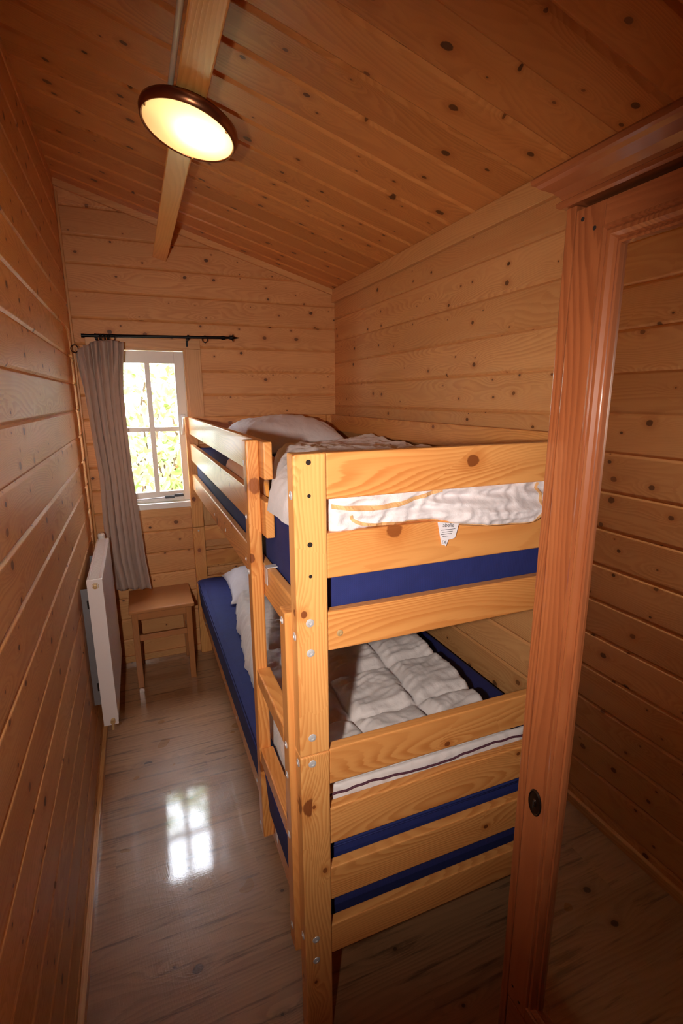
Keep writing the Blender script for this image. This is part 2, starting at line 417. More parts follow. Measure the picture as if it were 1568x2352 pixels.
def rid(x, y, z, k=1.0):
    return 1.0 - abs(noise.noise(Vector((x * k, y * k, z)))) * 2.2
def wrinkle(x, y, seed, a=1.0):
    wx = x + 0.05 * noise.noise(Vector((x * 5, y * 5, seed + 9))); wy = y + 0.05 * noise.noise(Vector((x * 5, y * 5, seed + 19)))
    return a * (0.55 * rid(wx * 7 + wy * 3, wy * 4 - wx * 2, seed) + 0.3 * rid(wx * 16 - wy * 6, wy * 9 + wx * 5, seed + 3) + 0.15 * rid(wx * 38, wy * 30, seed + 6))

# ------------------------------------------------------------ STRUCTURE
# floor: laminate planks along x
b = bmesh.new(); uvl = b.loops.layers.uv.new('grain'); tl_ = b.faces.layers.float.new('tint')
y = YB - 0.05; k = 0
while y < W + 0.02:
    y1 = min(y + 0.19, W + 0.02); x = -0.05 - (k * 0.43 % 1.2)
    while x < R + 0.05:
        x0, x1 = max(x, -0.05), min(x + 1.25, R + 0.05)
        if x1 > x0:
            ou, ov, tv = random.uniform(0, 60), random.uniform(0, 60), random.random()
            vs = [b.verts.new(c) for c in ((x0, y, 0), (x1, y, 0), (x1, y1, 0), (x0, y1, 0))]
            f = b.faces.new(vs); f[tl_] = tv
            for l in f.loops: l[uvl].uv = (l.vert.co.x + ou, l.vert.co.y + ov)
        x += 1.25
    y = y1; k += 1
ret = bmesh.ops.extrude_face_region(b, geom=b.faces[:])
bmesh.ops.translate(b, verts=[v for v in ret['geom'] if isinstance(v, bmesh.types.BMVert)], vec=(0, 0, -0.04))
bmesh.ops.recalc_face_normals(b, faces=b.faces)
struct('floor', b, M['floor'])

def rows(l0, l1, zlo, zhi, phase, pitch=0.125, cut=None):
    out = []; k = math.floor((zlo - phase) / pitch)
    while phase + k * pitch < zhi:
        a, c = max(phase + k * pitch, zlo), min(phase + (k + 1) * pitch, zhi)
        if c - a > 0.02:
            if cut and a >= cut[2] - 1e-4 and c <= cut[3] + 1e-4: out += [(l0, cut[0], a, c), (cut[1], l1, a, c)]
            else: out.append((l0, l1, a, c))
        k += 1
    return out
struct('wall_left', boards_bm(rows(YB, W + 0.06, -0.02, 2.62, 0.06), lambda l, z, d: Vector((d, l, z))), M['wall'])
struct('wall_right', boards_bm(rows(YB, W + 0.06, -0.02, 2.2, 0.065), lambda l, z, d: Vector((R - d, l, z))), M['wall'])
OX0, OX1, OZ0, OZ1 = 0.14, 0.545, 0.883, 1.758
struct('wall_far', boards_bm(rows(-0.0, R + 0.0, -0.02, 2.6, 0.008, cut=(OX0, OX1, OZ0, OZ1)), lambda l, z, d: Vector((l, W - d, z))), M['wall'])
struct('wall_near', boards_bm(rows(0.0, R, -0.02, 2.6, 0.008, cut=None), lambda l, z, d: Vector((l, YB + d, z))), M['wall'])
# ceiling boards run across the room, up the slope
def cmp(l, y_, d): return Vector((l, y_, ceil_z(l) - d))
crow = []; y = 1.304 - 0.138 * 15
while y < W + 0.1: crow.append((-0.06, R + 0.06, max(y, YB - 0.06), y + 0.138)); y += 0.138
crow = [r for r in crow if r[3] > YB]
struct('ceiling', boards_bm(crow, cmp, groove=0.007, cham=0.014, thick=0.05), M['ceiling'])

def strut(name, lo, hi, axis, mat='trim', bev=0.002):
    o = board(name, None, lo, hi, axis, mat, bev); o['kind'] = 'structure'; return o
strut('baseboard_left', (0.0, YB, 0.0), (0.016, W - 0.001, 0.034), 'y')
strut('baseboard_far', (0.017, W - 0.016, 0.0), (R - 0.017, W, 0.036), 'x')
strut('baseboard_right', (R - 0.016, YB, 0.0), (R, W - 0.001, 0.034), 'y')
strut('trim_1', (R - 0.02, YB, 2.028), (R + 0.0, W - 0.001, 2.099), 'y', bev=0.003)
b = bmesh.new()   # batten under the ceiling on the window wall
for x in (0.0, R - 0.02):
    for yy in (W - 0.018, W):
        for dz in (-0.030, 0.004): b.verts.new((x, yy, ceil_z(x) + dz))
v = list(b.verts)
for q in ((0, 1, 3, 2), (4, 6, 7, 5), (0, 4, 5, 1), (2, 3, 7, 6), (0, 2, 6, 4), (1, 5, 7, 3)): b.faces.new([v[i] for i in q])
o = finish('trim_2', b, M['trim'], None, wood_axis='x'); o['kind'] = 'structure'
strut('trim_3', (0.0, W - 0.014, 0.04), (0.012, W - 0.002, HL - 0.05), 'z', bev=0.004)
# exposed ceiling beam
BZ = 2.181   # the beam stands square to the sloping ceiling
bn = Vector((SL, 0, 1)).normalized(); bt = Vector((1, 0, -SL)).normalized(); bc = Vector((0.4435, 0, BZ))
b = bmesh.new(); v = []
for yy in (YB, W + 0.01):
    for su, sn in ((-0.0343, 0), (0.0343, 0), (0.0343, 0.20), (-0.0343, 0.20)):
        v.append(b.verts.new(bc + bt * su + bn * sn + Vector((0, yy, 0))))
for q in ((0, 1, 2, 3), (4, 7, 6, 5), (0, 4, 5, 1), (1, 5, 6, 2), (2, 6, 7, 3), (3, 7, 4, 0)): b.faces.new([v[i] for i in q])
bmesh.ops.bevel(b, geom=b.edges[:], offset=0.004, segments=2, profile=0.6, affect='EDGES')
o = finish('trim_4', b, M['beam'], None, wood_axis='y'); o['kind'] = 'structure'; o['label'] = 'exposed pine ceiling beam running to the window wall'

# window
we = bpy.data.objects.new('window_1', None); we.location = (0.337, W, 0.89); link(we); we['kind'] = 'structure'
def wpart(name, lo, hi, axis, mat, bev=0.002): return board(name, we, lo, hi, axis, mat, bev)
wpart('casing', (0.060, W - 0.016, 0.80), (0.142, W - 0.0005, 1.746), 'z', 'trim')
wpart('casing', (0.540, W - 0.016, 0.80), (0.616, W - 0.0005, 1.746), 'z', 'trim')
wpart('casing', (0.060, W - 0.016, 1.747), (0.616, W - 0.0005, 1.794), 'x', 'trim')
wpart('lining', (0.528, W - 0.010, 0.925), (0.541, W + 0.05, 1.748), 'z', 'trim', 0.001)
wpart('lining', (0.139, W - 0.010, 0.925), (0.150, W + 0.05, 1.748), 'z', 'trim', 0.001)
wpart('lining', (0.150, W - 0.010, 1.735), (0.528, W + 0.05, 1.748), 'x', 'trim', 0.001)
wpart('window_sill', (0.139, W - 0.030, 0.893), (0.541, W + 0.05, 0.924), 'x', 'white_paint', 0.003)
wpart('apron', (0.145, W - 0.014, 0.845), (0.538, W - 0.0005, 0.892), 'x', 'trim')
SY0, SY1 = W + 0.018, W + 0.050
def sash(lo, hi, bm): return box_bm(lo[0], hi[0], lo[1], hi[1], lo[2], hi[2], 0.002, 2, bm)
SX0, SX1, SZ0, SZ1 = 0.150, 0.528, 0.926, 1.733
GX0, GX1, GZ0, GZ1 = 0.200, 0.478, 0.982, 1.672
b = bmesh.new()
sash((SX0, SY0, SZ0), (GX0, SY1, SZ1), b); sash((GX1, SY0, SZ0), (SX1, SY1, SZ1), b)
sash((GX0, SY0, SZ0), (GX1, SY1, GZ0), b); sash((GX0, SY0, GZ1), (GX1, SY1, SZ1), b)
sf = finish('window_sash', b, M['white_paint'], we)
b = bmesh.new(); mxc = 0.340; mzc = 1.325
sash((mxc - 0.013, SY0 + 0.004, GZ0), (mxc + 0.013, SY1 - 0.004, GZ1), b)
sash((GX0, SY0 + 0.005, mzc - 0.012), (mxc - 0.013, SY1 - 0.005, mzc + 0.012), b); sash((mxc + 0.013, SY0 + 0.005, mzc - 0.012), (GX1, SY1 - 0.005, mzc + 0.012), b)
finish('muntin', b, M['white_paint'], we)
for (x0, x1) in ((GX0, mxc - 0.013), (mxc + 0.013, GX1)):
    for (z0, z1) in ((GZ0, mzc - 0.012), (mzc + 0.012, GZ1)):
        finish('glass_pane', box_bm(x0, x1, W + 0.032, W + 0.036, z0, z1), M['glass'], we)
b = box_bm(0.492, 0.516, W + 0.013, W + 0.019, 1.335, 1.405, 0.002)
hp = finish('handle_plate', b, M['steel'], we)
b = tube_bm(smooth_pts([(0.506, W + 0.014, 1.382), (0.506, W - 0.012, 1.384), (0.504, W - 0.020, 1.372), (0.497, W - 0.022, 1.325), (0.492, W - 0.022, 1.295)]), 0.0075, 12)
finish('window_handle', b, M['white_paint'], we, smooth=True)
b = tube_bm([(0.16, W + 0.004, 0.944), (0.40, W + 0.004, 0.950)], 0.0045, 10)
st = finish('stay_bar', b, M['steel'], we, smooth=True)
b = box_bm(0.375, 0.425, W - 0.002, W + 0.012, 0.943, 0.958, 0.003); box_bm(0.425, 0.475, W + 0.0, W + 0.012, 0.948, 0.966, 0.005, 2, b)
finish('stay_grip', b, M['grey_plastic'], we)
# door behind the camera
de = bpy.data.objects.new('door_1', None); de.location = (0.5, YB, 0); link(de); de['kind'] = 'structure'
board('door_panel', de, (0.08, YB + 0.001, 0.01), (0.80, YB + 0.02, 1.98), 'z', 'trim')
finish('door_handle', tube_bm([(0.72, YB + 0.02, 1.0), (0.72, YB + 0.06, 1.0), (0.62, YB + 0.06, 1.0)], 0.008), M['steel'], de)
# ground outside
b = box_bm(-4, 6, W + 0.1, 9, -0.2, -0.12)
o = finish('ground', b, M['grass'], None); o['kind'] = 'structure'

# ------------------------------------------------------------ BUNK BED
X0, X1 = 0.506, 1.386; YN, YF = 0.850, 2.870; PW = 0.0633; PD = 0.040; ZT = 1.391; ZJ = 0.7745
bed = empty('bunk_bed', (0.946, 1.88, 0), 'lacquered pine bunk bed with slatted end panels and ladder along the right wall', 'bunk bed')
def bolt(part, p, axis, r=0.0085, mat='steel'):
    a = Vector(axis)
    return sub('bolt', lathe_bm(Vector(p) - a * 0.001, a, [(r, 0), (r, 0.0012), (r * 0.92, 0.0022), (r * 0.45, 0.0030), (r * 0.38, 0.0016), (0, 0.0016)], 20), M[mat], part, smooth=False)
def hole(part, p, axis, r=0.0045):
    a = Vector(axis)
    return sub('bolt_hole', lathe_bm(Vector(p), a, [(r, 0), (r, 0.0003), (0, 0.0003)], 16), M['dark'], part)
posts = {}
for nm, px, py in (('nl', X0, YN), ('nr', X1 - PW, YN), ('fl', X0, YF), ('fr', X1 - PW, YF)):
    up = board('upper_post', bed, (px, py, ZJ + 0.0008), (px + PW, py + PD, ZT), 'z', 'bed_post', bev=0.004, seg=3)
    lp = board('lower_post', bed, (px, py, 0.0), (px + PW, py + PD, ZJ - 0.0008), 'z', 'bed_post', bev=0.004, seg=3)
    posts[nm] = (up, lp)
up, lp = posts['nl']
for z in (1.067, 1.004, 0.816): bolt(up, (0.532, YN, z), (0, -1, 0))
for z in (0.755, 0.296, 0.236): bolt(lp, (0.531, YN, z), (0, -1, 0))
for z in (1.376, 1.315, 1.223, 1.161): hole(up, (0.535, YN - 0.0002, z), (0, -1, 0), 0.005 if z in (1.376, 1.223) else 0.0035)
for z in (1.315, 1.036): bolt(up, (X0, 0.868, z), (-1, 0, 0))
for z in (0.752, 0.30): bolt(lp, (X0, 0.868, z), (-1, 0, 0))
up, lp = posts['fl']
for z in (1.05,): bolt(up, (0.537, YF, z), (0, -1, 0), 0.005)
for z in (0.755, 0.30): bolt(lp, (0.537, YF, z), (0, -1, 0), 0.005)
ENDR = [(1.3044, ZT), (1.1500, 1.2398), (0.9982, 1.0814), (0.6894, 0.7745), (0.5359, 0.6286), (0.3849, 0.4728), (0.2312, 0.3137)]
for (z0, z1) in ENDR:
    nr = board('end_rail', bed, (X0 + PW, YN + 0.004, z0), (X1 - PW, YN + 0.028, z1), 'x', bev=0.004, seg=3)
    if abs(z0 - 0.9982) < 1e-3: bolt(nr, (0.595, YN + 0.004, 1.033), (0, -1, 0), 0.007, 'brass')
    board('end_rail', bed, (X0 + PW, YF + 0.010, z0), (X1 - PW, YF + 0.034, z1), 'x', bev=0.004)
RX0, RX1 = 0.524, 0.546
for (z0, z1) in ((0.995, 1.080), (0.232, 0.314)):
    a = board('side_rail', bed, (RX0, YN + PD, z0), (RX1, YF, z1), 'y', bev=0.004)
    board('side_rail', bed, (X1 - 0.036, YN + PD, z0), (X1 - 0.014, YF, z1), 'y', bev=0.004)
    zc = (z0 + z1) / 2 - 0.012
    for yy in (1.42, 1.78, 2.05, 2.70): bolt(a, (RX0, yy, zc), (-1, 0, 0), 0.006)
for (z0, z1) in ((1.300, 1.389), (1.157, 1.247)):
    board('guard_rail', bed, (RX0, 1.150, z0), (RX1, YF, z1), 'y', bev=0.004, seg=3)
board('guard_rail', bed, (X1 - 0.036, YN + PD, 1.300), (X1 - 0.014, YF, 1.389), 'y', bev=0.004)
for z0 in (1.020, 0.258):
    for i in range(10):
        yy = 0.96 + i * 0.20
        board('slat', bed, (RX1, yy, z0), (X1 - 0.036, yy + 0.07, z0 + 0.018), 'x', bev=0.002)
# ladder: tall stile that also carries the guard rails, short stile by the near post, rungs
LX0, LX1 = 0.492, 0.5235
tall = board('ladder_stile', bed, (LX0, 1.192, 0.262), (LX1, 1.236, ZT), 'z', bev=0.005, seg=3)
short = board('ladder_stile', bed, (LX0 + 0.002, 0.893, 0.225), (LX1, 0.935, 1.075), 'z', bev=0.004, seg=3)
for z in (1.335, 1.200, 1.055): bolt(tall, (LX0, 1.222, z), (-1, 0, 0), 0.007)
for z in (0.288,): bolt(tall, (LX0, 1.222, z), (-1, 0, 0), 0.006)
for z in (1.052, 0.765, 0.69, 0.535, 0.28): bolt(short, (LX0 + 0.002, 0.915, z), (-1, 0, 0), 0.008)
for (z0, z1) in ((0.752, 0.795), (0.512, 0.555)):
    board('rung', bed, (LX0 + 0.002, 0.935, z0), (LX1 + 0.006, 1.192, z1), 'y', bev=0.004)
for z1 in (1.083, 0.317):
    b = box_bm(0.521, 0.5232, 1.150, 1.172, z1 - 0.045, z1); box_bm(0.521, 0.549, 1.150, 1.172, z1 - 0.0015, z1 + 0.0008, 0, 2, b)
    finish('rail_hook', b, M['steel'], bed)

# mattresses: rounded foam blocks in a navy cover
def mattress(name, rings, y0, y1, label):
    th = empty(name, (0.95, 1.88, rings[0][0]), label, 'mattress')
    b = bmesh.new(); prev = None; n = 8
    def ring(z, xa, xb, ya, yb, r):
        vs = []
        for (cx, cy, a0) in ((xb - r, yb - r, 0), (xa + r, yb - r, 90), (xa + r, ya + r, 180), (xb - r, ya + r, 270)):
            for k_ in range(n + 1):
                a = math.radians(a0 + 90 * k_ / n)
                vs.append(b.verts.new((cx + r * math.cos(a), cy + r * math.sin(a), z)))
        return vs
    rs = []
    for (z, xa, xb, ins) in rings:
        rs.append(ring(z, xa + ins, xb - ins, y0 + ins, y1 - ins, 0.03))
    for A, B in zip(rs, rs[1:]):
        for i in range(len(A)): b.faces.new((A[i], A[(i + 1) % len(A)], B[(i + 1) % len(A)], B[i]))
    b.faces.new(rs[0][::-1]); b.faces.new(rs[-1])
    finish('cover', b, M['navy'], th, smooth=False)
    for zz in (rings[-1][0] - 0.012,):
        xa, xb = rings[-2][1] - 0.001, rings[-2][2] + 0.001
        pts = [(xb - 0.03, y0, zz), (xa + 0.03, y0, zz), (xa + 0.008, y0 + 0.008, zz), (xa, y0 + 0.03, zz), (xa, y1 - 0.03, zz), (xa + 0.008, y1 - 0.008, zz), (xa + 0.03, y1, zz), (xb - 0.03, y1, zz)]
        finish('seam', tube_bm(pts, 0.002, 6), M['navy'], th, smooth=True)
    return th
mattress('mattress', [(1.040, 0.552, 1.345, 0.012), (1.052, 0.551, 1.345, 0.0), (1.20, 0.549, 1.345, 0.0), (1.216, 0.549, 1.345, 0.004), (1.225, 0.549, 1.345, 0.016)], 0.892, 2.867, 'navy foam mattress on the upper bunk')
lm = mattress('mattress', [(0.278, 0.552, 1.345, 0.01), (0.317, 0.550, 1.345, 0.0), (0.345, 0.512, 1.36, 0.0), (0.465, 0.504, 1.36, 0.0), (0.485, 0.504, 1.36, 0.004), (0.496, 0.508, 1.36, 0.02)], 0.892, 2.80, 'navy foam mattress on the lower bunk with its long edge showing')
finish('care_tag', box_bm(0.5245, 0.5255, 1.10, 1.16, 0.335, 0.385), M['tagblue'], lm)

# ------------------------------------------------------------ BEDDING
# upper duvet
du = empty('duvet', (0.93, 1.5, 1.225), 'crumpled white duvet with tan piping on the upper bunk', 'duvet')
xl = [(0.885, 0.535), (1.0, 0.522), (1.12, 0.522), (1.2, 0.552), (1.3, 0.580), (1.57, 0.650), (1.95, 0.78)]
def Pd(s, t):
    yy = 0.887 + t * 1.08 + t * s * 0.30
    a = lerp_tab(xl, yy) + 0.008 * noise.noise(Vector((yy * 14, 1, 4))); c = 1.318 - 0.05 * math.sin(t * PI)
    if s > 0.97: c += 0.006 * noise.noise(Vector((yy * 14, 7, 4)))
    return (a + (c - a) * s, yy, 1.226)
def Hd(s, t, e):
    x, yy, _ = Pd(s, t)
    base = 0.082 + 0.012 * math.sin(5 * x + 3 * yy) - 0.028 * max(0, t - 0.35)
    return e * (base + wrinkle(x, yy, 2.0, 0.024) + 0.006 * noise.noise(Vector((x * 3, yy * 25, 5))))
puffy('duvet_body', du, M['linen'], Pd, 0.09, 110, 170, Hd, edge=0.07, edge2=0.05, low=0.10)
# folded hem bulging through the gap between the end rails
hb = [(0.578, 1.228), (0.66, 1.238), (0.80, 1.240), (0.86, 1.226), (0.95, 1.216), (1.04, 1.212), (1.085, 1.225), (1.118, 1.262), (1.135, 1.285)]
def Ph(s, t):
    x = 0.578 + s * 0.557; lo = lerp_tab(hb, x); hi = 1.335 - 0.03 * max(0, s - 0.9) * 10
    yy = 0.884 - 0.0 * s
    return (x, yy, lo + (hi - lo) * t)
def Hh(s, t, e):
    x, yy, z = Ph(s, t)
    out = 0.012 if x < 0.80 else 0.012 + 0.026 * min(1, (x - 0.80) / 0.10)
    if z > 1.285: out = min(out, 0.004)
    elif z > 1.25: out = min(out, 0.004 + (1.285 - z) * 0.9)
    return e * out + 0.009 * e * rid(x * 9 + z * 34, z * 30 - x * 6, 3.0) + 0.004 * e * rid(x * 34 - z * 20, z * 40, 5.0)
hem = puffy('folded_hem', du, M['linen'], Ph, 0.012, 120, 40, Hh, normal=Vector((0, -1, 0)), edge=0.04, edge2=0.10, low=0.3)
def hem_pt(x, z, k=0.0025):
    s = (x - 0.578) / 0.557; lo = lerp_tab(hb, x); hi = 1.335
    t = (z - lo) / (hi - lo); s_, t_ = min(max(s, 0.02), 0.98), min(max(t, 0.02), 0.98)
    es = min(1.0, min(s_, 1 - s_) / 0.04); et = min(1.0, min(t_, 1 - t_) / 0.10)
    e = math.sqrt(max(0, 1 - (1 - es) ** 2)) * math.sqrt(max(0, 1 - (1 - et) ** 2))
    return (x, 0.884 - 0.0036 - Hh(s_, t_, e) - k, z)
def ribbon(pts, wdt, mat, part, name='piping'):
    q = smooth_pts([Vector((p[0], 0, p[1])) for p in pts], 10)
    b = bmesh.new(); L, Rr = [], []
    for i, p in enumerate(q):
        d = (q[min(i + 1, len(q) - 1)] - q[max(i - 1, 0)]).normalized(); nn = Vector((-d.z, 0, d.x)) * wdt * 0.5
        L.append(b.verts.new(hem_pt((p + nn).x, (p + nn).z, 0.0012))); Rr.append(b.verts.new(hem_pt((p - nn).x, (p - nn).z, 0.0012)))
    for i in range(len(q) - 1): b.faces.new((L[i], L[i + 1], Rr[i + 1], Rr[i]))
    b.normal_update(); bmesh.ops.solidify(b, geom=b.faces[:], thickness=0.0012)
    return sub(name, b, mat, part)
ribbon([(0.585, 1.287), (0.65, 1.279), (0.72, 1.281), (0.78, 1.292), (0.83, 1.302)], 0.0075, M['tan'], hem)
ribbon([(0.622, 1.268), (0.630, 1.256), (0.66, 1.247), (0.74, 1.2435), (0.80, 1.242), (0.86, 1.229), (0.95, 1.2205), (1.03, 1.218), (1.062, 1.232), (1.076, 1.262), (1.085, 1.300)], 0.006, M['tan'], hem)
# care label hanging over the rail
b = bmesh.new(); lb = [(0.808, 1.240), (0.860, 1.232), (0.852, 1.203), (0.843, 1.200), (0.836, 1.200), (0.830, 1.186), (0.826, 1.190), (0.820, 1.190), (0.814, 1.213)]
f = b.faces.new([b.verts.new((x, 0.8475, z)) for x, z in lb]); b.normal_update(); bmesh.ops.solidify(b, geom=[f], thickness=0.0006)
cl = finish('care_label', b, M['paper'], du)
def text(part, body, size, x, z, y_, rot=0.0, name='lettering', align='CENTER'):
    cu = bpy.data.curves.new(name, 'FONT'); cu.body = body; cu.size = size; cu.align_x = align; cu.extrude = 0.0001
    o = bpy.data.objects.new('tmp', cu); C.objects.link(o)
    dg = bpy.context.evaluated_depsgraph_get(); me = bpy.data.meshes.new_from_object(o.evaluated_get(dg))
    bpy.data.objects.remove(o)
    me.transform(Matrix.Translation((x, y_, z)) @ Matrix.Rotation(rot, 4, 'Y') @ Matrix.Rotation(PI / 2, 4, 'X'))
    me.transform(Matrix.Translation(-Vector(part.parent.location))); me.materials.append(M['ink'])
    o = bpy.data.objects.new(name, me); link(o, part); return o
text(cl, 'abelle', 0.012, 0.834, 1.2275, 0.8466, 0.10)
for i, w_ in enumerate((0.034, 0.030, 0.034, 0.026)):
    b = box_bm(0.834 - w_ / 2, 0.834 + w_ / 2 - 0.004 * i, 0.8464, 0.8468, 1.2215 - i * 0.0045, 1.2225 - i * 0.0045)
    sub('print_line', b, M['ink'], cl)
text(cl, 'DE', 0.009, 0.825, 1.193, 0.8466, 0.15)
# ochre fold beside the upper duvet
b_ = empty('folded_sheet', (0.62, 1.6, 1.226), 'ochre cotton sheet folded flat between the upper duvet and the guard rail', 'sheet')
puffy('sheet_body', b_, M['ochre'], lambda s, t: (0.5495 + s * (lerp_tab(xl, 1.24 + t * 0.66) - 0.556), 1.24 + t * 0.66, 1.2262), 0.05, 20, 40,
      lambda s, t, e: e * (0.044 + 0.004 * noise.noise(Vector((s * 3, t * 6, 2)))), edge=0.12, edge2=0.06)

def pillow(name, cx, cy, z, wx, wy, h, rot, label, seed, mat='linen'):
    th = empty(name, (cx, cy, z), label, 'pillow')
    cr, sr = math.cos(rot), math.sin(rot)
    def P(s, t):
        u_, v_ = (s - 0.5) * 2, (t - 0.5) * 2
        pin = 1 - 0.07 * (1 - abs(v_) ** 3) * abs(u_) ** 4; pin2 = 1 - 0.09 * (1 - abs(u_) ** 3) * abs(v_) ** 4
        a, c = u_ * wx / 2 * pin + 0.004 * noise.noise(Vector((v_ * 6, seed, 0))), v_ * wy / 2 * pin2 + 0.004 * noise.noise(Vector((u_ * 6, seed, 3)))
        return (cx + a * cr - c * sr, cy + a * sr + c * cr, z)
    def Hp(s, t, e):
        x, yy, _ = P(s, t); u_, v_ = (s - 0.5) * 2, (t - 0.5) * 2
        dome = (max(0, 1 - abs(u_) ** 2.6) ** 0.62) * (max(0, 1 - abs(v_) ** 2.4) ** 0.6)
        return dome * h * (0.92 + 0.08 * noise.noise(Vector((x * 5, yy * 5, seed)))) + e * wrinkle(x, yy, seed, 0.016)
    body = puffy('pillowcase', th, M[mat], P, h, 80, 70, Hp, edge=0.15, low=0.10)
    q = [P(s, t) for s, t in [(0.02 + 0.96 * i / 40, 0.012) for i in range(41)]]
    finish('seam', tube_bm([Vector((p[0], p[1] - 0.002, p[2] + h * 0.10)) for p in q], 0.0022, 6), M[mat], th, smooth=True)
    return th
pillow('pillow', 0.945, 2.545, 1.226, 0.62, 0.52, 0.165, 0.05, 'plump white pillow at the window end of the upper bunk', 11.0)
pillow('pillow', 0.93, 2.53, 0.497, 0.62, 0.44, 0.11, -0.05, 'white pillow half hidden behind the guard stile on the lower bunk', 23.0)

# lower duvet, stitched into squares
dl = empty('duvet', (0.88, 1.5, 0.497), 'white quilted duvet with plum piping on the lower bunk', 'duvet')
xl2 = [(0.89, 0.56), (1.12, 0.545), (1.4, 0.548), (1.7, 0.56), (2.05, 0.59), (2.3, 0.63)]; xr2 = [(0.89, 1.125), (1.1, 1.16), (1.3, 1.20), (1.5, 1.21), (1.7, 1.24), (2.3, 1.28)]
def Pl(s, t):
    yy = 0.892 + t * 1.38
    a = lerp_tab(xl2, yy) + 0.010 * noise.noise(Vector((yy * 9, 2, 2))) + 0.006 * noise.noise(Vector((yy * 30, 2, 2))); c = lerp_tab(xr2, yy) + 0.008 * noise.noise(Vector((yy * 9, 8, 2)))
    return (a + (c - a) * s, yy, 0.497)
def Hl_(s, t, e):
    x, yy, _ = Pl(s, t)
    ws = s + 0.03 * noise.noise(Vector((yy * 3, x, 1))); wt = t + 0.02 * noise.noise(Vector((x * 3, yy, 6)))
    qs = abs(math.sin(ws * 3 * PI)); qt = abs(math.sin(wt * 5.5 * PI))
    q = (min(1, qs * 2.2) * min(1, qt * 2.2)) ** 0.5
    return e * (0.062 + 0.045 * max(0, 1 - t * 3) + 0.030 * q + wrinkle(x, yy, 31.0, 0.012) + 0.007 * rid(x * 6 + yy * 3, yy * 30 - x * 9, 15) * min(1, qs * 3))
body = puffy('duvet_body', dl, M['quilt'], Pl, 0.11, 130, 220, Hl_, edge=0.06, edge2=0.035, low=0.10)
def lowhem(x):
    return 0.5945 + 0.012 * math.sin((x - 0.6) * 9) * 0.5 + 0.006 * noise.noise(Vector((x * 9, 0, 0)))
def Phl(s, t):
    x = 0.562 + s * 0.570
    return (x, 0.900, 0.499 + t * 0.150)
hl = puffy('near_hem', dl, M['quilt'], Phl, 0.012, 100, 30, lambda s, t, e: e * (0.008 + 0.004 * rid(s * 14 + t * 3, t * 5, 7.0)), normal=Vector((0, -1, 0)), edge=0.05, edge2=0.18, low=0.3)
pts = [(0.575 + 0.55 * i / 60, 0.8815, 0.634 + 0.005 * math.sin(i * 0.16) + 0.004 * noise.noise(Vector((i * 0.3, 0, 0)))) for i in range(61)]
sub('piping', tube_bm([Vector(p) for p in pts], 0.0026, 8), M['purple'], hl, smooth=True)

# ------------------------------------------------------------ STOOL
stl = empty('stool', (0.30, 2.75, 0), 'small brown wooden stool with square seat below the window', 'stool')
board('seat', stl, (0.140, 2.588, 0.420), (0.461, 2.905, 0.440), 'x', 'stool', 0.006, 3)
for lx in (0.150, 0.417):
    for ly in (2.606, 2.868): board('leg', stl, (lx, ly, 0.0), (lx + 0.030, ly + 0.027, 0.420), 'z', 'stool', 0.003)
for ly in (2.612, 2.871):
    board('apron', stl, (0.180, ly, 0.378), (0.417, ly + 0.018, 0.419), 'x', 'stool', 0.002)
    board('stretcher', stl, (0.180, ly, 0.262), (0.417, ly + 0.018, 0.293), 'x', 'stool', 0.002)
for lx in (0.156, 0.423):
    board('apron', stl, (lx, 2.633, 0.378), (lx + 0.018, 2.868, 0.419), 'y', 'stool', 0.002)
    board('stretcher', stl, (lx, 2.633, 0.200), (lx + 0.018, 2.868, 0.226), 'y', 'stool', 0.002)

# ------------------------------------------------------------ RADIATOR
ra = empty('radiator', (0.06, 2.30, 0.2), 'white panel radiator hanging on the left wall beside the stool', 'radiator')
ry0, ry1, rz0, rz1, rx0, rx1 = 2.015, 2.635, 0.200, 0.825, 0.034, 0.088
b = box_bm(rx0, rx0 + 0.010, ry0 + 0.002, ry1 - 0.002, rz0 + 0.01, rz1 - 0.006, 0.002)
finish('back_panel', b, M['radiator'], ra)
b = bmesh.new(); prof = []   # front panel with pressed vertical channels
n = 15; yy = ry0 + 0.004; prof.append((rx1 - 0.004, yy))
for i in range(n):
    c = ry0 + 0.02 + (ry1 - ry0 - 0.04) * (i + 0.5) / n; h = (ry1 - ry0 - 0.04) / n
    prof += [(rx1, c - h * 0.34), (rx1, c + h * 0.34), (rx1 - 0.006, c + h * 0.42), (rx1 - 0.006, c + h * 0.5)]
prof.append((rx1 - 0.004, ry1 - 0.004))
A = [b.verts.new((x, y_, rz0 + 0.03)) for x, y_ in prof]; B = [b.verts.new((x, y_, rz1 - 0.02)) for x, y_ in prof]
A2 = [b.verts.new((rx1 - 0.012, y_, rz0 + 0.03)) for x, y_ in prof]; B2 = [b.verts.new((rx1 - 0.012, y_, rz1 - 0.02)) for x, y_ in prof]
for i in range(len(prof) - 1):
    b.faces.new((A[i], A[i + 1], B[i + 1], B[i])); b.faces.new((A2[i], B2[i], B2[i + 1], A2[i + 1]))
    b.faces.new((A[i], A2[i], A2[i + 1], A[i + 1])); b.faces.new((B[i], B[i + 1], B2[i + 1], B2[i]))
finish('front_panel', b, M['radiator'], ra)
finish('edge_rim', box_bm(rx1 - 0.014, rx1, ry0 + 0.002, ry1 - 0.002, rz1 - 0.022, rz1 - 0.002, 0.003), M['radiator'], ra)
finish('edge_rim', box_bm(rx1 - 0.014, rx1, ry0 + 0.002, ry1 - 0.002, rz0 + 0.012, rz0 + 0.032, 0.003), M['radiator'], ra)
for (ya, yb) in ((ry0, ry0 + 0.004), (ry1 - 0.004, ry1)):
    ep = finish('end_plate', box_bm(rx0 - 0.002, rx1 - 0.001, ya, yb, rz0, rz1 - 0.002, 0.0015), M['radiator'], ra)
    if ya == ry0: near_ep = ep
